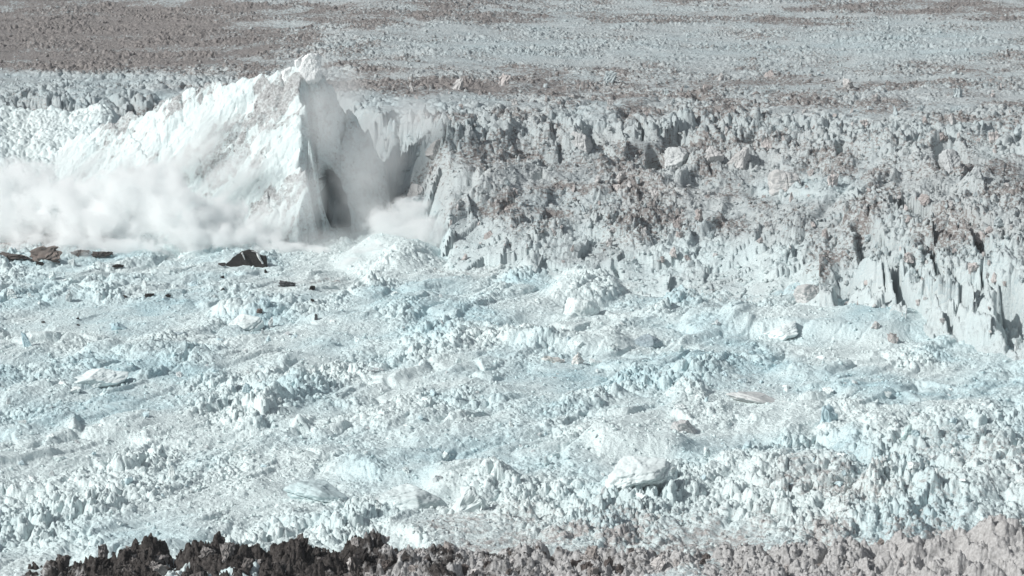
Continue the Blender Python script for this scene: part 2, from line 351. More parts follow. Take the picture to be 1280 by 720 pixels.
def grid_mesh(name, X, Y, Z, attrs, mat, keep=None, fmask=None):
    r, c = X.shape
    V = np.stack([X, Y, Z], -1).reshape(-1, 3).astype(np.float32)
    i = np.arange(r * c, dtype=np.int32).reshape(r, c)
    Q = np.stack([i[:-1, :-1], i[:-1, 1:], i[1:, 1:], i[1:, :-1]], -1).reshape(-1, 4)
    if keep is not None:
        k = keep.reshape(-1); Q = Q[k[Q].any(1)]
        if fmask is not None:
            Q = Q[fmask[0].reshape(-1)[Q].all(1) == fmask[1]]
        used = np.zeros(len(V), bool); used[Q.ravel()] = True
        remap = np.cumsum(used, dtype=np.int64) - 1
        V = V[used]; Q = remap[Q].astype(np.int32)
        attrs = {n: a.reshape(-1)[used] for n, a in attrs.items()}
    me = bpy.data.meshes.new(name)
    me.vertices.add(len(V)); me.vertices.foreach_set('co', V.ravel())
    me.loops.add(Q.size); me.loops.foreach_set('vertex_index', Q.ravel())
    me.polygons.add(len(Q)); me.polygons.foreach_set('loop_start', np.arange(0, Q.size, 4, dtype=np.int32))
    me.polygons.foreach_set('use_smooth', np.ones(len(Q), bool))
    for n, a in attrs.items():
        at = me.attributes.new(n, 'FLOAT', 'POINT'); at.data.foreach_set('value', np.ascontiguousarray(a.reshape(-1), dtype=np.float32))
    me.update(calc_edges=True)
    me.materials.append(mat)
    return link(bpy.data.objects.new(name, me))

def fan(d_list, u0, u1, n):
    u = np.concatenate([np.linspace(-.30, -.158, 160)[:-1], np.linspace(-.158, .158, n), np.linspace(.158, .30, 160)[1:]])
    D, Ug = np.meshgrid(np.array(d_list), u, indexing='ij')
    return (D * Ug).astype(np.float32), D.astype(np.float32)

def rows(d0, d1, s0, s1):
    out = [d0]; d = d0
    while d < d1:
        t = (d - d0) / (d1 - d0); d += (s0 + (s1 - s0) * t) / QUALITY; out.append(d)
    return out

# ------------------------------------------------------------------ materials
class NT:
    def __init__(self, name):
        self.m = bpy.data.materials.new(name); self.m.use_nodes = True
        self.t = self.m.node_tree; self.t.nodes.clear()
    def n(self, kind, **kw):
        nd = self.t.nodes.new(kind)
        for k, v in kw.items():
            if k.startswith('i_'):
                key = k[2:]; nd.inputs[int(key) if key.isdigit() else key.replace('_', ' ')].default_value = v
            else: setattr(nd, k, v)
        return nd
    def l(self, a, b): self.t.links.new(a, b)
    def mix(self, fac, a, b):
        nd = self.n('ShaderNodeMix', data_type='RGBA')
        for sock, v in ((nd.inputs[0], fac), (nd.inputs[6], a), (nd.inputs[7], b)):
            if hasattr(v, 'links'): self.l(v, sock)
            else: sock.default_value = v if not isinstance(v, tuple) else (*v, 1)
        return nd.outputs[2]
    def math(self, op, a, b=0.0, c=0.0):
        nd = self.n('ShaderNodeMath', operation=op)
        for k, v in enumerate((a, b, c)):
            if hasattr(v, 'links'): self.l(v, nd.inputs[k])
            else: nd.inputs[k].default_value = v
        return nd.outputs[0]
    def noise(self, co, scale, detail=4, rough=.55, dist=0.0):
        nd = self.n('ShaderNodeTexNoise'); nd.inputs['Scale'].default_value = scale; nd.inputs['Detail'].default_value = detail
        nd.inputs['Roughness'].default_value = rough; nd.inputs['Distortion'].default_value = dist
        if co is not None: self.l(co, nd.inputs['Vector'])
        return nd.outputs[0]
    def attr(self, name):
        nd = self.n('ShaderNodeAttribute', attribute_name=name); return nd.outputs['Fac']
    def ramp(self, x, a, b, lo=0., hi=1.):
        nd = self.n('ShaderNodeMapRange', interpolation_type='SMOOTHSTEP')
        for k, v in enumerate((x, a, b, lo, hi)):
            if hasattr(v, 'links'): self.l(v, nd.inputs[k])
            else: nd.inputs[k].default_value = v
        return nd.outputs[0]

def scaled(t, co, s):
    mp = t.n('ShaderNodeMapping'); mp.inputs['Scale'].default_value = s; t.l(co, mp.inputs['Vector']); return mp.outputs[0]

def ice_material(name, clean=(.84, .875, .88), blue=(.60, .735, .785), dirt_a=(.35, .305, .285), dirt_b=(.20, .172, .16), scale=.11, stretch=(1, .6, 1.6), bump=.7, by_object=False, width=.07, fresh=None):
    t = NT(name)
    co = t.n('ShaderNodeTexCoord').outputs['Object']
    sc = scaled(t, co, stretch)
    n1 = t.noise(sc, scale, 9, .68); n2 = t.noise(sc, scale * 4, 5, .6); n3 = t.noise(co, .035, 3)
    if by_object:
        col = t.n('ShaderNodeObjectInfo').outputs['Color']
        v = t.ramp(n2, .3, .7, .82, 1.1)
        base = t.mix(1.0, col, col)
        mul = t.n('ShaderNodeMix', data_type='RGBA', blend_type='MULTIPLY'); mul.inputs[0].default_value = 1
        cmb = t.n('ShaderNodeCombineColor'); [t.l(v, cmb.inputs[k]) for k in range(3)]
        t.l(col, mul.inputs[6]); t.l(cmb.outputs[0], mul.inputs[7])
        oi = [n for n in t.t.nodes if n.bl_idname == 'ShaderNodeObjectInfo'][0]
        base = t.mix(t.math('MULTIPLY', t.ramp(n1, .46, .64), oi.outputs['Alpha']), mul.outputs[2], dirt_a)
    else:
        A = t.attr('dirt'); T = t.attr('tint')
        thr = t.math('SUBTRACT', 0.92, t.math('MULTIPLY', A, 0.85))
        fac = t.ramp(n1, t.math('SUBTRACT', thr, width), t.math('ADD', thr, width), 0, .92)
        veil = t.math('MULTIPLY', A, 0.30)
        fac = t.math('MAXIMUM', fac, veil)
        if fresh:
            fr = t.math('DIVIDE', t.math('FLOOR', T), 50.0); T = t.math('FRACT', T)
            fr = t.math('MULTIPLY', fr, t.ramp(n3, .3, .7, .7, 1.1)); clean = t.mix(fr, clean, fresh)
        white = t.mix(t.math('MULTIPLY', T, t.ramp(n3, .3, .7, .55, 1.0)), clean, blue)
        dirt = t.mix(t.ramp(n2, .38, .62), dirt_a, dirt_b)
        base = t.mix(fac, white, dirt)
        n4 = t.noise(co, scale * 2.2, 4, .7)
        base = t.mix(t.math('MULTIPLY', t.ramp(n4, .60, .66), t.ramp(A, .18, .5)), base, tuple(v * .55 for v in dirt_b))
    b = t.n('ShaderNodeBsdfPrincipled'); b.inputs['Roughness'].default_value = .75
    b.inputs['Specular IOR Level'].default_value = .25
    t.l(base, b.inputs['Base Color'])
    bp = t.n('ShaderNodeBump'); bp.inputs['Strength'].default_value = bump; bp.inputs['Distance'].default_value = 2.0
    t.l(t.noise(co, .42, 7, .72), bp.inputs['Height']); t.l(bp.outputs[0], b.inputs['Normal'])
    o = t.n('ShaderNodeOutputMaterial'); t.l(b.outputs[0], o.inputs[0])
    return t.m

M_MEL = ice_material('melange_ice', clean=(.735, .85, .855), blue=(.50, .695, .745), dirt_a=(.50, .475, .465), dirt_b=(.34, .315, .305), scale=.2, width=.15)
M_GL = ice_material('glacier_ice', clean=(.53, .572, .577), blue=(.43, .54, .57), dirt_a=(.335, .306, .295), dirt_b=(.14, .124, .117), scale=.24, width=.06, fresh=(.735, .84, .845))
M_BERG = ice_material('iceberg_ice', clean=(.77, .87, .87), blue=(.58, .71, .745), dirt_a=(.50, .515, .52), dirt_b=(.28, .28, .282), scale=.10, stretch=(1, 1, 1), width=.2)
M_HOLLOW = ice_material('hollow_ice_shade', clean=(.34, .385, .40), blue=(.26, .33, .36), dirt_a=(.22, .22, .222), dirt_b=(.12, .12, .122), scale=.10, stretch=(1, 1, 1), width=.2)  # dark ice, darkened further: the hollow's shade is put into the colour too
M_BLOCK = ice_material('block_ice', by_object=True, scale=.3, bump=.8)

def shore_material():
    t = NT('dirty_shore_ice')
    co = t.n('ShaderNodeTexCoord').outputs['Object']
    n1 = t.noise(co, .12, 8, .65); n2 = t.noise(co, .6, 5, .6)
    D = t.attr('dirt'); S = t.attr('tint')
    thr = t.math('SUBTRACT', 1.0, t.math('MULTIPLY', D, 0.85))
    fac = t.ramp(n1, t.math('SUBTRACT', thr, .12), t.math('ADD', thr, .12))
    light = t.mix(t.ramp(n2, .35, .65), (.53, .535, .535), (.325, .325, .323))
    light = t.mix(S, light, t.mix(t.ramp(n2, .3, .7), (.54, .542, .54), (.33, .328, .325)))
    dark = t.mix(t.ramp(n2, .35, .68), (.025, .022, .021), (.085, .077, .073))
    base = t.mix(fac, light, dark)
    b = t.n('ShaderNodeBsdfPrincipled'); b.inputs['Roughness'].default_value = .8; b.inputs['Specular IOR Level'].default_value = .2
    t.l(base, b.inputs['Base Color'])
    bp = t.n('ShaderNodeBump'); bp.inputs['Strength'].default_value = .8; bp.inputs['Distance'].default_value = .8
    t.l(t.noise(co, .9, 6, .65), bp.inputs['Height']); t.l(bp.outputs[0], b.inputs['Normal'])
    t.l(b.outputs[0], t.n('ShaderNodeOutputMaterial').inputs[0])
    return t.m
M_SHORE = shore_material()

def plain(name, c, rough=.6):
    t = NT(name); co = t.n('ShaderNodeTexCoord').outputs['Object']
    b = t.n('ShaderNodeBsdfPrincipled'); b.inputs['Roughness'].default_value = rough
    t.l(t.mix(t.ramp(t.noise(co, .01, 5), .4, .6), c, tuple(v * .75 for v in c)), b.inputs['Base Color'])
    t.l(b.outputs[0], t.n('ShaderNodeOutputMaterial').inputs[0]); return t.m

# ------------------------------------------------------------------ setting: terrain sheets
X, Y = fan(rows(1900, 4080, 1.15, 2.1), -.178, .178, int(1340 * QUALITY))
Z, dr, tn = par(melange, X, Y)
o = grid_mesh('ice_melange', X, Y, Z, {'dirt': dr, 'tint': tn}, M_MEL); o['kind'] = 'structure'

X, Y = fan(rows(2760, 7200, 1.9, 5.5), -.178, .178, int(1290 * QUALITY))
Z, dr, tn = par(glacier, X, Y)
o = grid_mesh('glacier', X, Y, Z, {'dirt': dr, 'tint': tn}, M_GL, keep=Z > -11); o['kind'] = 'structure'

X, Y = fan(rows(1650, 2075, .9, .9), -.185, .185, int(1240 * QUALITY))
Z, dr, tn = par(shore, X, Y)
o = grid_mesh('shore_ridge', X, Y, Z, {'dirt': dr, 'tint': tn}, M_SHORE, keep=Z > -8); o['kind'] = 'structure'

def sheet(name, x0, x1, y0, y1, z, mat):
    bm = bmesh.new(); vs = [bm.verts.new(p) for p in ((x0, y0, z), (x1, y0, z), (x1, y1, z), (x0, y1, z))]; bm.faces.new(vs)
    me = bpy.data.meshes.new(name); bm.to_mesh(me); bm.free(); me.materials.append(mat)
    o = link(bpy.data.objects.new(name, me)); o['kind'] = 'structure'; return o
sheet('fjord_water', -5000, 5000, -400, 15000, -16, plain('fjord_water', (.55, .62, .65), .35))

# ------------------------------------------------------------------ the iceberg
def tag(o, label, cat, group=None, kind=None):
    if label: o['label'] = label
    if cat: o['category'] = cat
    if group: o['group'] = group
    if kind: o['kind'] = kind
    return o

gx = np.arange(B2[0] - 30, T2[0] + 40, .75 / QUALITY); gy = np.arange(3490, 3790, .75 / QUALITY)
X, Y = np.meshgrid(gx, gy); X = X.astype(np.float32); Y = Y.astype(np.float32)
Z, dr, tn, flank = par(berg, X, Y)
Z = np.maximum(Z, -14)
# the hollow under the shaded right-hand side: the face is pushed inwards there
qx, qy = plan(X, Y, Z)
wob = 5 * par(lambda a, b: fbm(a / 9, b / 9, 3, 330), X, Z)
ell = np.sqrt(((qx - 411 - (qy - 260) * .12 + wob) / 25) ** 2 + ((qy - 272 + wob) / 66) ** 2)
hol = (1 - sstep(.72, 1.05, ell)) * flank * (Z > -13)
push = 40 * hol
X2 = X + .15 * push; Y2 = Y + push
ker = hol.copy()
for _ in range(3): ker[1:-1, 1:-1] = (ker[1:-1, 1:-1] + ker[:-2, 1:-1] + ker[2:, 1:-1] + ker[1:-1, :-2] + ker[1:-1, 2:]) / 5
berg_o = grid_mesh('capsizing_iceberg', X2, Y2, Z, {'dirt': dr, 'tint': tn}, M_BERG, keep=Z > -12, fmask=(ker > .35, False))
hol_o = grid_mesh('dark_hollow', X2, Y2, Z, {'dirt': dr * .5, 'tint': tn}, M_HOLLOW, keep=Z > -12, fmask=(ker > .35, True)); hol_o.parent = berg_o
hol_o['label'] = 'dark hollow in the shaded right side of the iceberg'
tag(berg_o, 'huge tilted iceberg rolling over before the glacier, its left face streaked with sliding snow', 'iceberg')

# the pale berg behind the cloud at the left edge
SLABC = np.array([[-260, 150], [-100, 136], [0, 132], [45, 136], [90, 138], [126, 129], [142, 136], [160, 160], [185, 200], [215, 240]], float)
def pale(x, y):
    px = 640 + FPX * x / (y * CP + 390 * SP)
    n1 = fbm(x / 60, y / 110, 4, 401); n2 = fbm(x / 14, y / 22, 4, 402)
    top = np.interp(px + 6 * n2, SLABC[:, 0], SLABC[:, 1])
    zc = CAM_H - 3830 * np.tan(PITCH + np.arctan((top - 360) / FPX))
    t = np.clip((y - 3560) / 270, 0, 1.3)
    z = zc * np.where(t < 1, t ** .8, 1 - (t - 1) * 8) + 6 * n1 + 2.6 * n2 + 5 * fbm(x / 90, y / 26, 3, 403)
    z = z + 2.5 * blocks(x, y, 9, 404) + 1.3 * blocks(x, y, 4, 405)
    z = np.where(t <= 0, -20, z)
    d = 0.16 + .16 * fbm(x / 70, y / 24, 3, 406)
    return z.astype(np.float32), np.clip(d, 0, 1).astype(np.float32), np.clip(.3 + .6 * n1, 0, 1).astype(np.float32)
X, Y = np.meshgrid(np.arange(-740, -340, .95), np.arange(3556, 3880, 1.2)); X = X.astype(np.float32); Y = Y.astype(np.float32)
Z, dr, tn = par(pale, X, Y)
tag(grid_mesh('iceberg', X, Y, Z, {'dirt': dr, 'tint': tn}, M_BERG, keep=Z > -12), 'broad pale iceberg with a smooth snowy back, behind the powder cloud at the left edge', 'iceberg')

# ------------------------------------------------------------------ loose blocks
def block_mesh(name, seed, dims, npts=16, cuts=6, rough=.07, flat=False, spire=0.0, detail=2.5):
    rs = random.Random(seed)
    bm = bmesh.new()
    for k in range(npts):
        while True:
            p = Vector((rs.uniform(-1, 1), rs.uniform(-1, 1), rs.uniform(-1, 1)))
            if .55 < max(abs(p.x), abs(p.y), abs(p.z)) and p.length < 1.35: break
        if spire: f = 1 - spire * (p.z * .5 + .5); p.x *= f; p.y *= f
        bm.verts.new((p.x * dims[0] / 2, p.y * dims[1] / 2, p.z * dims[2] / 2))
    r = bmesh.ops.convex_hull(bm, input=bm.verts[:])
    bmesh.ops.delete(bm, geom=[v for v in bm.verts if not v.link_faces], context='VERTS')
    bmesh.ops.subdivide_edges(bm, edges=bm.edges[:], cuts=cuts, use_grid_fill=True)
    bm.normal_update()
    S = sum(dims) / 3; off = Vector((seed * 3.7, seed * 1.3, 0))
    for v in bm.verts:
        n = v.normal.copy(); p = v.co / S
        a = mnoise.noise(p * detail + off) * 1.0 + mnoise.noise(p * detail * 2.7 + off) * .9 + mnoise.noise(p * detail * 6 + off) * .7 + mnoise.noise(p * detail * 13 + off) * .4
        c = sum(mnoise.cell(p * detail * q + off) - .5 for q in (1.6, 3.7)) * .6
        v.co += n * S * rough * (a + c * .9)
    bmesh.ops.triangulate(bm, faces=bm.faces[:])
    zmin = min(v.co.z for v in bm.verts)
    for v in bm.verts: v.co.z -= zmin
    me = bpy.data.meshes.new(name); bm.to_mesh(me); bm.free()
    me.materials.append(M_BLOCK)
    return me

PROTO = {
    'chunk': [block_mesh('ice_chunk', 10 + k, (1, 1, .9), 17, 6, .055) for k in range(6)],
    'slab': [block_mesh('ice_slab', 30 + k, (1, .9, .45), 16, 6, .045) for k in range(4)],
    'spire': [block_mesh('ice_spire', 50 + k, (.95, .9, 1.25), 18, 6, .05, spire=.6) for k in range(5)],
    'rock': [block_mesh('rough_chunk', 70 + k, (1, 1, 1.05), 18, 5, .085, detail=3.2) for k in range(6)],
}
def bulk_mesh(name, seed, dims, gran=.05):
    rs = random.Random(seed); off = Vector((seed * 2.3, seed * 5.1, 1.7)); bm = bmesh.new()
    bmesh.ops.create_icosphere(bm, subdivisions=6, radius=.5)
    cuts = [(Vector((rs.gauss(0, 1), rs.gauss(0, 1), rs.gauss(.15, .7))).normalized(), rs.uniform(.28, .42)) for _ in range(11)]
    for v in bm.verts:
        n = v.co.normalized(); r = .52
        for c, h in cuts:
            dt = n.dot(c)
            if dt > .05: r = min(r, h / dt)
        p = n * r; q = p * 3 + off
        f = mnoise.voronoi(p * 7 + off)[0]; g = mnoise.voronoi(p * 17 + off)[0]
        r += gran * (.55 - f[0] * 1.5 + .8 * mnoise.noise(q) + .5 * mnoise.noise(q * 2.6)) + gran * .45 * (.5 - g[0] * 1.5) + gran * .3 * mnoise.noise(q * 9)
        k = max(0, 1 - abs(n.dot(cuts[0][0]) - .1) / .035) * (n.dot(cuts[1][0]) > -.2)
        r -= .09 * k * (seed % 2)
        p = n * r; v.co = Vector((p.x * dims[0], p.y * dims[1], p.z * dims[2]))
    zmin = min(v.co.z for v in bm.verts)
    for v in bm.verts: v.co.z -= zmin
    for f in bm.faces: f.smooth = True
    me = bpy.data.meshes.new(name); bm.to_mesh(me); bm.free(); me.materials.append(M_BLOCK)
    return me
PROTO['bulk'] = [bulk_mesh('bulky_ice', 90 + k, (1, 1, 1)) for k in range(4)]
PROTO['berg'] = [bulk_mesh('iceberg', 101 + 2 * k, (1, 1, 1), .035) for k in range(4)]
WHITE, BLUE, GREY, DIRTY, DARK, BLACK = (.755, .85, .855), (.52, .68, .73), (.60, .64, .65), (.42, .385, .365), (.14, .125, .118), (.035, .032, .031)

def put(name, me, pos, scale, rz, rx, ry, color, label, cat, group=None, dirt=.12):
    o = link(bpy.data.objects.new(name, me))
    o.location = pos; o.scale = scale; o.rotation_euler = (rx, ry, rz)
    v = random.uniform(.92, 1.06); o.color = (*[min(1, c * v) for c in color], dirt)
    return tag(o, label, cat, group)

mel1 = lambda x, y: melange(x, y)[0]
gla1 = lambda x, y: glacier(x, y)[0]
sho1 = lambda x, y: shore(x, y)[0]
def both(x, y): return np.maximum(mel1(x, y), gla1(x, y))

def h_at(fn, x, y): return float(fn(np.array([x], np.float32), np.array([y], np.float32))[0])

# named pieces: plan x, y of the foot, width and height in plan units, kind, colour, label
NAMED = [
    (310, 410, 62, 30, 'berg', WHITE, 0, 'bright white ice slab tilted up alone on the flat grey brash', 'small iceberg', .4, -.35),
    (592, 640, 84, 52, 'spire', WHITE, 1, 'white iceberg with a toothed double peak just above the dirty shore rubble', 'iceberg', .3, -.2),
    (795, 602, 110, 42, 'berg', WHITE, 0, 'large clean white iceberg face sloping to the left in the lower middle', 'iceberg', .9, -.3),
    (1040, 526, 52, 46, 'spire', BLUE, 2, 'pale blue finned iceberg with one shaded side standing among white blocks', 'small iceberg', .9, -.2),
    (1022, 450, 40, 26, 'slab', WHITE, 2, 'white triangular iceberg tip below the streaked snow bulge at right', 'small iceberg', .1, -.5),
    (505, 636, 106, 44, 'berg', (.66, .755, .765), 3, 'broad smooth grey iceberg slab beside a narrow dark crack near the shore', 'iceberg', .5, .15),
    (945, 503, 92, 18, 'berg', (.69, .725, .725), 0, 'smooth pinkish grey ice slab lying flat in the white brash', 'ice slab', .2, .2),
    (806, 432, 46, 22, 'berg', (.36, .44, .48), 3, 'dark blue grey overturned ice block amid the rubble at mid right', 'ice block', .6, .2),
    (690, 452, 36, 26, 'chunk', (.80, .80, .77), 4, 'cream ice block with a brown notch, at the left end of an upright row', 'ice block', .3, 0),
    (722, 455, 30, 22, 'spire', (.78, .78, .76), 3, 'pale upright ice block in the row right of the cream notched block', 'ice block', .8, .1),
    (748, 456, 26, 18, 'chunk', WHITE, 5, 'small pale ice block at the right end of the row of upright blocks', 'ice block', 1.4, .1),
    (225, 418, 34, 18, 'chunk', (.50, .60, .64), 2, 'blue grey ice block alone on the flat brash', 'ice block', .2, .1),
    (152, 412, 36, 18, 'chunk', BLUE, 1, 'jumbled pale blue ice block standing on the smooth grey brash at left', 'ice block', .2, .2),
    (38, 433, 14, 28, 'spire', BLUE, 4, 'slender leaning pale blue ice fin on the flat brash near the left edge', 'ice fin', .2, -.3),
    (425, 410, 32, 18, 'slab', (.68, .70, .68), 1, 'smooth beige ice plate with a dark crack at its left end', 'ice slab', .4, .1),
    (464, 462, 34, 16, 'slab', (.62, .67, .68), 2, 'smooth grey lens-shaped ice plate in the middle of the white brash', 'ice slab', .8, .1),
    (852, 540, 44, 24, 'berg', (.60, .615, .615), 2, 'grubby grey ice block with dark hollows in the white rubble', 'ice block', .5, .1),
    (1135, 545, 26, 22, 'spire', (.60, .74, .74), 1, 'small sea green ice spire above the field of upright white blocks', 'ice spire', .5, .1),
    (97, 334, 22, 26, 'spire', (.62, .70, .71), 2, 'thin pale grey ice shard sticking up beside the dirty brown bergs', 'ice shard', .2, -.45),
    (735, 392, 56, 44, 'berg', WHITE, 3, 'bright white ice face leaning left below the broken glacier front', 'iceberg', .3, -.5),
    (120, 480, 90, 26, 'berg', WHITE, 2, 'low white iceberg hump on the left below the flat grey brash', 'iceberg', .3, -.25),
    (390, 625, 100, 40, 'berg', (.60, .73, .75), 0, 'blue grey sloping ice face left of the dark vertical crack', 'iceberg', .3, .25),
    (980, 418, 70, 20, 'berg', WHITE, 1, 'streaked white ice hump below the cracked glacier block', 'iceberg', .1, -.3),
    (150, 655, 30, 24, 'chunk', WHITE, 2, 'white ice block just above the dark shore ridge', 'ice block', .1, -.3),
]
named_pos = []
for (px, py, w, h, kind, colr, idx, label, cat, rz, ry) in NAMED:
    p = cast(px, py, mel1); m = p[1] / FPX
    sx = w * m; sz = h * m * {'slab': 1.4, 'berg': 1.2}.get(kind, 1); sy = sx * .8
    put({'small iceberg': 'iceberg'}.get(cat, cat.replace(' ', '_')), PROTO[kind][idx % len(PROTO[kind])], (p[0], p[1] + sy * .2, p[2] - sz * .47), (sx, sy, sz), rz, 0, ry, colr, label, cat, None, .05)
    named_pos.append((px, py, w))

for k, (px, py, w, h, d) in enumerate([(384, 96, 36, 34, 3634), (358, 104, 22, 26, 3640), (334, 112, 18, 16, 3646), (372, 86, 18, 20, 3642)]):
    c = at_depth(px, py, d); m = d / FPX
    o = link(bpy.data.objects.new('summit_block', PROTO['bulk' if k != 1 else 'berg'][k % 4])); o.parent = berg_o
    o.location = (c[0], c[1], c[2] - h * m * .35); o.scale = (w * m, w * m, h * m * 1.25); o.rotation_euler = (.1 * (k % 3) - .1, .15 - .1 * (k % 4), 1.3 * k); o.color = (.80, .83, .835, .25)

# dark overturned bergs
def dark_berg():
    p = cast(306, 332, mel1)
    bm = bmesh.new()
    prof = [(-20, -1), (-17, 3), (-10, 8.5), (-3, 11.5), (4, 13), (11, 11.5), (16, 9), (21.5, 8), (22, -1)]
    back = 16; rs = random.Random(5)
    front = [bm.verts.new((a, rs.uniform(-1.5, 1.5) - b * .1, b)) for a, b in prof]
    mid = [bm.verts.new((a * .9, back * .5, b * 1.02)) for a, b in prof]
    rear = [bm.verts.new((a * .75, back, b * .6)) for a, b in prof]
    for A, B in ((front, mid), (mid, rear)):
        for i in range(len(prof) - 1): bm.faces.new((A[i], A[i + 1], B[i + 1], B[i]))
    bm.faces.new(front[::-1]); bm.faces.new(rear)
    bm.faces.new([front[0], mid[0], rear[0], rear[-1], mid[-1], front[-1]])
    bmesh.ops.triangulate(bm, faces=bm.faces[:]); bmesh.ops.recalc_face_normals(bm, faces=bm.faces[:])
    bmesh.ops.subdivide_edges(bm, edges=bm.edges[:], cuts=3, use_grid_fill=True)
    for v in bm.verts: v.co += Vector((mnoise.noise(v.co * .3), mnoise.noise(v.co * .3 + Vector((9, 0, 0))), mnoise.noise(v.co * .3 + Vector((0, 9, 0))))) * .9
    me = bpy.data.meshes.new('overturned_iceberg'); bm.to_mesh(me); bm.free(); me.materials.append(M_BLOCK)
    o = link(bpy.data.objects.new('overturned_iceberg', me)); o.location = (p[0], p[1], p[2] - 1.5); o.scale = (1.0, 1, 1.2); o.color = (.04, .037, .036, 0)
    tag(o, 'black humped overturned iceberg with white snow streaks at the foot of the tilted berg', 'iceberg')
    # streaks of snow caught in its clefts
    for (x0, z0, x1, z1, w) in ((-2.5, 11.6, 0.5, 6.0, .9), (12.5, 11.2, 17.5, 2.5, 1.8), (7, 13, 12, 11.8, .8)):
        bm = bmesh.new(); N = 7
        for i in range(N):
            t = i / (N - 1); ww = w * (1 - .55 * t)
            x = x0 + (x1 - x0) * t + mnoise.noise(Vector((i * .8, x0, 0))) * .8; z = z0 + (z1 - z0) * t
            for (dx, dy) in ((-ww, -.9), (0, -2.6), (ww, -.9), (0, 1.8)): bm.verts.new((x + dx, dy - z * .1, z))
        bm.verts.ensure_lookup_table()
        for i in range(N - 1):
            for k in range(4): bm.faces.new([bm.verts[i * 4 + k], bm.verts[i * 4 + (k + 1) % 4], bm.verts[i * 4 + 4 + (k + 1) % 4], bm.verts[i * 4 + 4 + k]])
        for s in (0, (N - 1) * 4): bm.faces.new([bm.verts[s + k] for k in range(4)])
        bmesh.ops.recalc_face_normals(bm, faces=bm.faces[:])
        me = bpy.data.meshes.new('snow_streak'); bm.to_mesh(me); bm.free(); me.materials.append(M_BLOCK)
        s = link(bpy.data.objects.new('snow_streak', me)); s.parent = o; s.color = (.80, .82, .82, 0)
dark_berg()

BLACKS = [  # foot x, y, width, height, colour, label
    (62, 323, 56, 25, (.19, .163, .15), 'largest brown dirt-caked iceberg hump under the snow cloud', 'dirty iceberg'),
    (18, 323, 66, 13, (.15, .132, .124), 'long low dark ice ridge at the left edge under the snow cloud', 'dirty iceberg'),
    (128, 321, 30, 9, (.09, .08, .075), 'small dark brown ice hump right of the pale shard', 'dirty iceberg'),
    (100, 319, 30, 9, (.20, .172, .16), 'brownish ice lump between the largest dirty hump and the small dark one', 'dirty iceberg'),
    (40, 300, 16, 4, (.15, .14, .13), 'thin dark ice flake floating above the largest brown hump', 'ice fragment'),
    (145, 334, 22, 4, BLACK, 'curved black sliver of ice below the small dark brown hump', 'ice fragment'),
    (50, 331, 12, 6, BLACK, 'compact black ice lump below the largest brown hump', 'ice fragment'),
    (62, 326, 12, 4, BLACK, 'flat black ice flake just below the right end of the largest brown hump', 'ice fragment'),
    (187, 371, 14, 6, BLACK, 'angular black boulder of ice in the white rubble left of two smaller dark ones', 'ice boulder'),
    (210, 372, 8, 5, BLACK, 'small black ice boulder just right of the angular black boulder', 'ice boulder'),
    (155, 371, 9, 3, (.08, .07, .065), 'small flat dark flake just left of the angular black boulder', 'ice fragment'),
    (278, 363, 6, 4, BLACK, 'tiny black fragment alone on white rubble below the black humped berg', 'ice fragment'),
    (278, 332, 12, 5, (.10, .09, .09), 'small dark lump touching the left foot of the black humped berg', 'ice fragment'),
    (333, 341, 6, 6, BLACK, 'tiny upright black fragment right below the black humped berg', 'ice fragment'),
    (358, 358, 24, 9, (.11, .12, .125), 'slate grey jagged ice lump in the rubble right of the black humped berg', 'ice boulder'),
    (391, 362, 11, 7, BLACK, 'rounded black ice boulder at the edge of the brown stained rubble', 'ice boulder'),
    (390, 377, 6, 4, BLACK, 'tiny black fragment below the rounded black boulder', 'ice fragment'),
    (278, 347, 6, 3, BLACK, 'tiny black fragment midway below the left foot of the black humped berg', 'ice fragment'),
    (55, 404, 8, 5, (.10, .11, .115), 'dark grey ice stone lying on the smooth grey brash near the left edge', 'ice boulder'),
    (98, 399, 4, 3, BLACK, 'upper one of two tiny black specks on the smooth grey brash', 'ice fragment'),
    (98, 407, 4, 3, BLACK, 'lower one of two tiny black specks on the smooth grey brash', 'ice fragment'),
    (325, 391, 12, 8, (.26, .20, .18), 'rust brown ice lump at the right shoulder of the bright white slab', 'ice boulder'),
    (394, 400, 5, 12, (.08, .085, .09), 'narrow dark ice post at the left end of the smooth beige plate', 'ice post'),
]
for k, (px, py, w, h, c, lab, cat) in enumerate(BLACKS):
    p = cast(px, py, mel1); m = p[1] / FPX
    sx = w * m; sz = max(h * m * 1.0, 1.8)
    put(cat.replace(' ', '_'), PROTO['rock'][k % 6], (p[0], p[1], p[2] - sz * .3), (sx, max(sx * .6, 5), sz), random.uniform(-.5, .5), 0, random.uniform(-.15, .15), c, lab, cat)

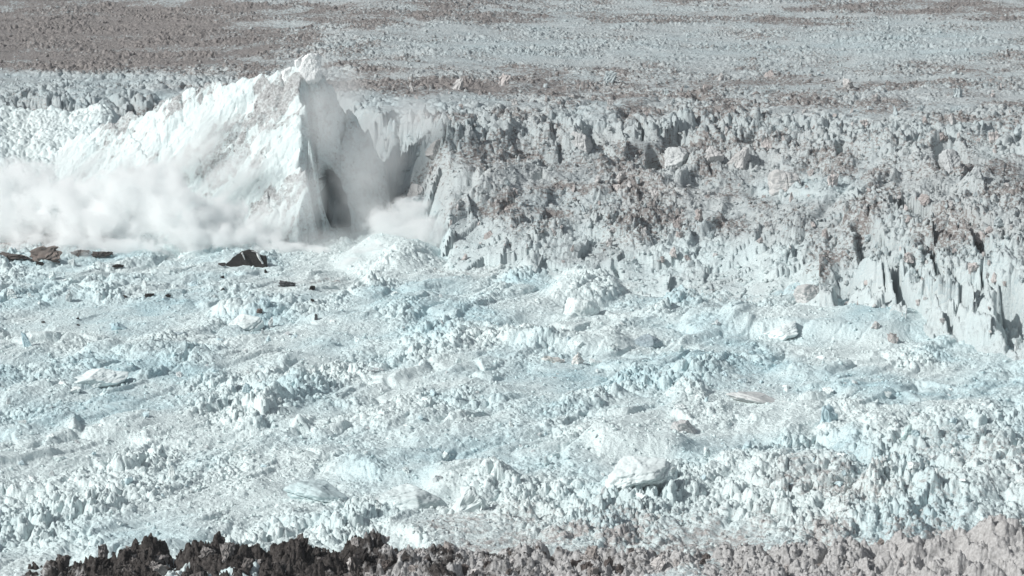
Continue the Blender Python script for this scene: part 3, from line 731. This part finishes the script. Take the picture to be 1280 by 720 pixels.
# seracs standing along the glacier front (individually placed ones first)
SERACS = [
    (512, 280, 60, 46, 'bulk', (.54, .60, .625), 'broad pale ice tower standing just above the white snow apron'),
    (440, 262, 26, 70, 'spire', (.60, .66, .68), 'narrow fluted ice pillar in the mist beside the dark hollow of the rolling berg'),
    (520, 258, 34, 34, 'bulk', (.51, .49, .48), 'brown tinged serac just right of the broad pale ice tower'),
    (586, 178, 26, 24, 'spire', (.36, .41, .43), 'dark slate serac leaning at the top of the rubble slope'),
    (546, 196, 26, 26, 'bulk', (.48, .445, .43), 'reddish brown serac stub on the upper rubble slope'),
    (726, 190, 30, 30, 'bulk', (.42, .42, .42), 'dark leaning ice plate below the cliff between two notches'),
    (846, 208, 44, 28, 'bulk', (.57, .60, .605), 'smooth grey serac face right of the black cave at the cliff foot'),
    (890, 205, 30, 26, 'bulk', (.48, .455, .445), 'brown serac with a rounded shoulder on the cliff edge'),
    (925, 212, 34, 36, 'bulk', (.47, .445, .435), 'tall brown serac at the right end of the cliff below crevasses'),
    (985, 238, 46, 34, 'bulk', (.60, .585, .575), 'smooth pinkish serac face above the blue ice slope'),
    (1188, 216, 34, 34, 'bulk', (.50, .53, .545), 'grey serac beside the dark hollow at upper right'),
    (1222, 234, 40, 28, 'spire', (.47, .52, .54), 'blue grey serac spire right of the dark hollow at upper right'),
    (1272, 440, 10, 20, 'spire', (.70, .75, .76), 'thin white ice needle below the shaded cliff at the right edge'),
    (1016, 375, 40, 26, 'bulk', (.60, .605, .60), 'cracked pale block left of the dirty gully at the toe'),
]
for k, (px, py, w, h, kind, c, lab) in enumerate(SERACS):
    p = cast(px, py, both); m = p[1] / FPX
    sx, sz = w * m, h * m * 1.1
    put('serac', PROTO[kind][k % len(PROTO[kind])], (p[0], p[1] + sx * .45, p[2] - sz * .48), (sx * 1.15, sx * 1.0, sz * 1.15), k * 1.7, random.uniform(-.06, .06), random.uniform(-.06, .06), tuple(.5 * a + .5 * b for a, b in zip(c, (.55, .585, .59))), lab, 'serac', None, .2)

# ------------------------------------------------------------------ repeats
def scatter(n, regions, fn, name, cat, group, kinds, colours, size, labels, flat=1.0, sink=.3, guard=None):
    """n single blocks; each label is shared only by blocks nothing tells apart"""
    tot = sum(r[4] for r in regions); done = 0
    for (x0, x1, y0, y1, w, where) in regions:
        for _ in range(round(n * w / tot)):
            px, py = random.uniform(x0, x1), random.uniform(y0, y1)
            if guard and guard(px, py): continue
            p = cast(px, py, fn, step=3.0); m = p[1] / FPX
            s = size[0] * (size[1] / size[0]) ** (random.random() ** 1.7) * m
            kd = random.choice(kinds); idx = random.randrange(len(PROTO[kd])); cn = random.choice(list(colours))
            sz = s * random.uniform(.7, 1.25) * flat
            o = put(name, PROTO[kd][idx], (p[0], p[1], p[2] - sz * sink), (s, s * random.uniform(.7, 1.1), sz), random.uniform(0, 6.28),
                    random.uniform(-.3, .3), random.uniform(-.3, .3), colours[cn], labels(cn, kd, where, s / m), cat, group)
            done += 1
    return done
SHAPE = {'chunk': 'blocky', 'slab': 'flat', 'spire': 'pointed', 'rock': 'rough'}
scatter(270, [(0, 260, 335, 385, .8, 'in the rubble below the snow cloud'), (260, 560, 360, 450, .9, 'below the white snow apron'),
              (0, 330, 450, 560, 1, 'in the left of the melange'), (0, 330, 560, 650, 1.1, 'in front of the dark shore ridge'),
              (330, 640, 450, 560, .8, 'in the middle of the melange'), (330, 640, 560, 645, .8, 'near the grey slab above the shore'),
              (640, 900, 400, 520, .9, 'around the row of upright blocks'), (640, 900, 520, 640, 1, 'around the clean white iceberg face'),
              (900, 1280, 460, 560, 1.3, 'around the pale blue finned berg'), (900, 1280, 560, 640, 1.6, 'in the field of upright blocks at lower right')],
        mel1, 'ice_block', 'ice block', 'loose ice blocks in the melange', ['chunk', 'chunk', 'slab', 'spire'],
        {'white': WHITE, 'snow white': (.80, .87, .87), 'pale blue': (.60, .74, .78), 'light grey': (.64, .69, .70)}, (6, 20),
        lambda c, k, w, s: f"{'larger' if s > 11 else 'small'} {c} {SHAPE[k]} ice block {w}", flat=.9, sink=.35)
scatter(230, [(560, 800, 225, 330, 1.2, 'on the rubble slope left of centre'), (800, 1030, 215, 330, 1.0, 'on the rubble slope below the cliff'),
              (1030, 1280, 230, 330, 1.2, 'above the cracked toe block'), (460, 900, 100, 150, .9, 'on the crevassed top behind the cliff'),
              (900, 1280, 90, 190, 1.6, 'in the crevasse field at upper right'), (1050, 1280, 330, 430, .7, 'on the glacier toe at right')],
        both, 'serac', 'serac', 'seracs of the broken glacier', ['chunk', 'rock', 'spire', 'rock'],
        {'brown stained': (.47, .44, .43), 'grey': (.58, .58, .575), 'pinkish grey': (.56, .535, .525), 'blue grey': (.52, .59, .61)}, (5, 17),
        lambda c, k, w, s: f"{'larger' if s > 10 else 'small'} {c} {SHAPE[k]} serac {w}", flat=1.1, sink=.35)

def crest_y(px): return np.interp(px, CREST[:, 0], CREST[:, 1])
def shore_pieces(n, x0, x1, pal, size, where, lab, d0, d1):
    for _ in range(n):
        px = random.uniform(x0, x1); d = random.uniform(d0, d1)
        x = (px - 640) / FPX * (d * CP + CAM_H * SP); z = h_at(sho1, x, d); m = d / FPX
        s = size[0] * (size[1] / size[0]) ** (random.random() ** 1.6) * m
        cn = random.choice(list(pal)); kd = random.choice(['rock', 'rock', 'chunk'])
        put('dirty_ice_boulder', PROTO[kd][random.randrange(len(PROTO[kd]))], (x, d, z - s * .55), (s, s * random.uniform(.7, 1.1), s * random.uniform(.8, 1.35)),
            random.uniform(0, 6.28), random.uniform(-.3, .3), random.uniform(-.3, .3), pal[cn],
            f"{'larger' if s / m > 17 else 'small'} {cn} {SHAPE[kd]} boulder {where}", 'boulder', lab)
shore_pieces(150, 70, 470, {'black': (.030, .027, .026), 'dark grey': (.065, .059, .056), 'brown grey': (.15, .138, .132), 'pale grey': (.28, .268, .262)}, (9, 30), 'on the dark shore ridge', 'boulders of the dark shore ridge', 1940, 2012)
shore_pieces(110, 440, 900, {'brown grey': (.36, .335, .32), 'pale grey': (.56, .545, .535), 'dark brown': (.14, .122, .115), 'grey': (.46, .445, .435)}, (7, 24), 'on the grey middle of the shore', 'boulders of the grey shore', 1930, 2015)
shore_pieces(30, 900, 1150, {'pale grey': (.50, .48, .465), 'grey': (.40, .385, .375), 'brown grey': (.30, .275, .26)}, (7, 18), 'beside the smooth folds at lower right', 'boulders beside the smooth shore', 1940, 2015)

# ------------------------------------------------------------------ small debris nobody could count: one mesh per place
def debris(name, fn, regions, size, dirt_rng, mat, seed, kinds=6):
    rg = np.random.default_rng(seed)
    shapes = []
    for k in range(kinds):
        bm = bmesh.new()
        for p in rg.normal(size=(12, 3)):
            p = p / np.linalg.norm(p) * rg.uniform(.7, 1); bm.verts.new(p * np.array([.5, .5, .42]))
        bmesh.ops.convex_hull(bm, input=bm.verts[:]); bmesh.ops.triangulate(bm, faces=bm.faces[:])
        bm.verts.index_update()
        shapes.append((np.array([v.co[:] for v in bm.verts]), np.array([[v.index for v in f.verts] for f in bm.faces]))); bm.free()
    VV, FF, DD, TT, base = [], [], [], [], 0
    for (u0, u1, d0, d1, n) in regions:
        d = rg.uniform(d0, d1, n).astype(np.float32); x = (rg.uniform(u0, u1, n) * d).astype(np.float32)
        h, dr, tn = par(fn, x, d)
        ok = h > -6; x, d, h, dr, tn = x[ok], d[ok], h[ok], dr[ok], tn[ok]; n = len(x)
        s = size[0] * (size[1] / size[0]) ** (rg.random(n) ** 2.2)
        a = rg.uniform(0, 6.28, n); kk = rg.integers(0, kinds, n); dd = np.clip(dr + rg.uniform(*dirt_rng, n), 0, 1); st = rg.uniform(.7, 1.5, n)
        for k in range(kinds):
            I = np.where(kk == k)[0]; V, F = shapes[k]
            if not len(I): continue
            c, q = np.cos(a[I])[:, None], np.sin(a[I])[:, None]
            vx = (V[:, 0] * c - V[:, 1] * q) * s[I][:, None] + x[I][:, None]
            vy = (V[:, 0] * q + V[:, 1] * c) * s[I][:, None] + d[I][:, None]
            vz = V[:, 2] * s[I][:, None] * st[I][:, None] + h[I][:, None] + .12 * s[I][:, None]
            VV.append(np.stack([vx, vy, vz], -1).reshape(-1, 3))
            FF.append((F[None] + (base + np.arange(len(I)) * len(V))[:, None, None]).reshape(-1, 3)); base += len(I) * len(V)
            DD.append(np.repeat(dd[I], len(V))); TT.append(np.repeat(tn[I], len(V)))
    V = np.concatenate(VV).astype(np.float32); F = np.concatenate(FF).astype(np.int32)
    me = bpy.data.meshes.new(name); me.vertices.add(len(V)); me.vertices.foreach_set('co', V.ravel())
    me.loops.add(F.size); me.loops.foreach_set('vertex_index', F.ravel()); me.polygons.add(len(F)); me.polygons.foreach_set('loop_start', np.arange(0, F.size, 3, dtype=np.int32))
    for nm, arr in (('dirt', DD), ('tint', TT)):
        at = me.attributes.new(nm, 'FLOAT', 'POINT'); at.data.foreach_set('value', np.concatenate(arr).astype(np.float32))
    me.update(calc_edges=True); me.materials.append(mat)
    o = link(bpy.data.objects.new(name, me)); o['kind'] = 'stuff'; return o
o = debris('brash_ice', melange, [(-.16, .16, 2040, 2700, 9000), (-.16, .16, 2700, 3500, 9000)], (1.0, 4.6), (-.1, .12), M_MEL, 5)
o['label'] = 'countless small chunks of white brash ice covering the melange'; o['category'] = 'brash ice'
o = debris('ice_rubble', glacier, [(-.05, .16, 3000, 3800, 9000), (-.16, .16, 3900, 5600, 9000)], (1.5, 8), (-.12, .12), M_GL, 6)
o['label'] = 'countless small broken pieces of grey dirty ice strewn over the glacier'; o['category'] = 'ice rubble'
o = debris('shore_debris', shore, [(-.16, .10, 1920, 2030, 7000)], (.8, 3.5), (-.2, .2), M_SHORE, 8)
o['label'] = 'countless small stones and ice bits of the dirty shore'; o['category'] = 'debris'

# ------------------------------------------------------------------ clouds of falling snow and spray
def spray(name, lobes, density, label, noise_scale=.03, gain=1.0, edge=.5, falling=False):
    """lobes: plan x, y, depth, radii (x, y, z) in metres; the hull is one closed surface around them, the density fades before it"""
    bm = bmesh.new(); C = []
    for (px, py, d, rx, ry, rz) in lobes:
        c = at_depth(px, py, d); C.append((c, (rx, ry, rz)))
        r = bmesh.ops.create_icosphere(bm, subdivisions=3, radius=1)
        for v in r['verts']: v.co = Vector((v.co.x * rx + c[0], v.co.y * ry + c[1], v.co.z * rz + c[2]))
    me = bpy.data.meshes.new(name); bm.to_mesh(me); bm.free()
    tmp = link(bpy.data.objects.new('tmp', me)); md = tmp.modifiers.new('r', 'REMESH'); md.mode = 'VOXEL'; md.voxel_size = 5
    dg = bpy.context.evaluated_depsgraph_get()
    me2 = bpy.data.meshes.new_from_object(tmp.evaluated_get(dg)); bpy.data.objects.remove(tmp); bpy.data.meshes.remove(me)
    me2.name = name
    t = NT(name)
    co = t.n('ShaderNodeTexCoord').outputs['Object']
    acc = None
    for c, r in C:
        sb = t.n('ShaderNodeVectorMath', operation='SUBTRACT'); t.l(co, sb.inputs[0]); sb.inputs[1].default_value = c
        dv = t.n('ShaderNodeVectorMath', operation='DIVIDE'); t.l(sb.outputs[0], dv.inputs[0]); dv.inputs[1].default_value = r
        ln = t.n('ShaderNodeVectorMath', operation='LENGTH'); t.l(dv.outputs[0], ln.inputs[0])
        f = t.math('SUBTRACT', 1.0, ln.outputs['Value'])
        acc = f if acc is None else t.math('SMOOTH_MAX', acc, f, .12)
    nco = co
    if falling:   # wisps drawn out along the way the snow falls
        dots = []
        for vec in ((1, 0, -.99), (0, .5, 0), (.16, .02, .16)):
            dp = t.n('ShaderNodeVectorMath', operation='DOT_PRODUCT'); t.l(co, dp.inputs[0]); dp.inputs[1].default_value = vec; dots.append(dp.outputs['Value'])
        cb = t.n('ShaderNodeCombineXYZ'); [t.l(dv_, cb.inputs[k]) for k, dv_ in enumerate(dots)]; nco = cb.outputs[0]
    nz = t.noise(nco, noise_scale, 7, .62, .4)
    v = t.math('ADD', acc, t.math('MULTIPLY', t.math('SUBTRACT', nz, .56), 1.5 * gain))
    # keep it empty at the very edge of the hull
    den = t.math('MULTIPLY', t.ramp(v, 0, edge), t.ramp(acc, .02, .2))
    pv = t.n('ShaderNodeVolumePrincipled'); pv.inputs['Color'].default_value = (.985, .998, 1, 1); pv.inputs['Anisotropy'].default_value = -.25
    t.l(t.math('MULTIPLY', den, density), pv.inputs['Density'])
    o = t.n('ShaderNodeOutputMaterial'); t.l(pv.outputs[0], o.inputs['Volume'])
    me2.materials.append(t.m)
    ob = link(bpy.data.objects.new(name, me2)); ob['kind'] = 'stuff'; ob['label'] = label; ob['category'] = 'snow cloud'
    return ob
spray('snow_cloud', [(30, 275, 3500, 90, 50, 42), (120, 282, 3480, 80, 50, 40), (192, 258, 3490, 46, 38, 48), (222, 272, 3475, 44, 36, 42), (262, 298, 3470, 80, 40, 22), (-70, 240, 3540, 110, 60, 60),
                     (110, 308, 3450, 120, 40, 18), (325, 314, 3470, 62, 30, 13), (75, 250, 3510, 66, 42, 34), (20, 225, 3530, 70, 36, 26), (150, 236, 3505, 44, 34, 30), (205, 225, 3520, 34, 26, 34), (270, 270, 3500, 40, 26, 30), (318, 296, 3485, 40, 24, 24), (375, 316, 3480, 50, 30, 12)], .17,
      'billowing white cloud of powdered ice along the foot of the rolling iceberg', .055, 2.0, .5)
spray('snow_mist', [(452, 225, 3600, 50, 60, 75), (400, 305, 3500, 70, 40, 26), (470, 180, 3640, 50, 50, 60), (400, 160, 3590, 40, 40, 60), (380, 250, 3520, 30, 40, 60), (520, 150, 3640, 50, 40, 34), (455, 280, 3560, 46, 36, 40), (420, 120, 3640, 50, 50, 44), (392, 92, 3630, 40, 30, 26), (462, 200, 3610, 40, 30, 50)], .02,
      'thin veil of falling snow dust between the rolling iceberg and the cliff', .03, .8, .8)

spray('falling_snow', [(230, 200, 3590, 70, 34, 40), (300, 230, 3560, 60, 34, 50), (150, 215, 3600, 60, 34, 34), (330, 280, 3500, 44, 30, 40), (350, 190, 3590, 40, 34, 50), (260, 160, 3620, 50, 30, 40), (215, 250, 3530, 60, 34, 40), (110, 215, 3600, 60, 34, 40)], .035,
      'thin white streams of powder snow sliding down the face of the rolling iceberg', .045, 2.4, .7, True)
spray('snow_splash', [(462, 322, 3420, 34, 26, 22), (505, 296, 3480, 34, 26, 28), (440, 334, 3380, 26, 20, 12), (482, 284, 3500, 30, 24, 30), (520, 312, 3440, 34, 24, 16), (540, 290, 3440, 26, 20, 22), (515, 268, 3520, 30, 24, 26)], .11,
      'white splash of powdered ice at the cliff foot right of the rolling iceberg', .06, 1.4, .6)

# ------------------------------------------------------------------ the air over the glacier
HAZE = 1.0e-5
bm = bmesh.new(); bmesh.ops.create_cube(bm, size=1)
for v in bm.verts: v.co = Vector((v.co.x * 11000, 7400 + v.co.y * 16400, 231.5 + v.co.z * 497))
me = bpy.data.meshes.new('haze'); bm.to_mesh(me); bm.free()
t = NT('haze'); pv = t.n('ShaderNodeVolumePrincipled'); pv.inputs['Color'].default_value = (.93, .955, .97, 1); pv.inputs['Density'].default_value = HAZE; pv.inputs['Anisotropy'].default_value = .3
t.l(pv.outputs[0], t.n('ShaderNodeOutputMaterial').inputs['Volume']); me.materials.append(t.m)
o = link(bpy.data.objects.new('haze', me)); o['kind'] = 'stuff'

# ------------------------------------------------------------------ light, sky, camera
sun_dir = Vector((-.80, -.42, 0)).normalized() * math.cos(math.radians(36)); sun_dir.z = math.sin(math.radians(36))
sl = bpy.data.lights.new('sun', 'SUN'); sl.energy = 3.7; sl.angle = math.radians(.5); sl.color = (1, .98, .95)
so = link(bpy.data.objects.new('sun', sl)); so.rotation_euler = sun_dir.to_track_quat('Z', 'Y').to_euler()
w = bpy.data.worlds.new('World'); scene.world = w; w.use_nodes = True
nt = w.node_tree; bg = nt.nodes['Background']; sk = nt.nodes.new('ShaderNodeTexSky'); sk.sky_type = 'NISHITA'; sk.sun_disc = False
sk.sun_elevation = math.radians(36); sk.sun_rotation = math.atan2(sun_dir.x, sun_dir.y); sk.altitude = 400; sk.dust_density = 2.0; sk.ozone_density = .6
hs = nt.nodes.new('ShaderNodeHueSaturation'); hs.inputs['Saturation'].default_value = .35; nt.links.new(sk.outputs[0], hs.inputs['Color']); nt.links.new(hs.outputs[0], bg.inputs[0]); bg.inputs[1].default_value = .078

cam = bpy.data.cameras.new('camera'); co_ = link(bpy.data.objects.new('camera', cam)); scene.camera = co_
co_.location = (0, 0, CAM_H); co_.rotation_euler = (math.pi / 2 - PITCH, 0, 0)
cam.sensor_width = 36; cam.lens = 36 * FPX / 1280; cam.clip_start = 1; cam.clip_end = 100000

vs = scene.view_settings; vs.view_transform = 'Standard'; vs.look = 'None'; vs.exposure = 0.0; vs.gamma = 1; vs.use_curve_mapping = False
scene.render.engine = 'CYCLES'; cy = scene.cycles
cy.max_bounces = 16; cy.diffuse_bounces = 2; cy.glossy_bounces = 1; cy.volume_bounces = 16; cy.transparent_max_bounces = 8
cy.volume_step_rate = 1.0; cy.use_denoising = True; cy.use_adaptive_sampling = True; cy.adaptive_threshold = .02
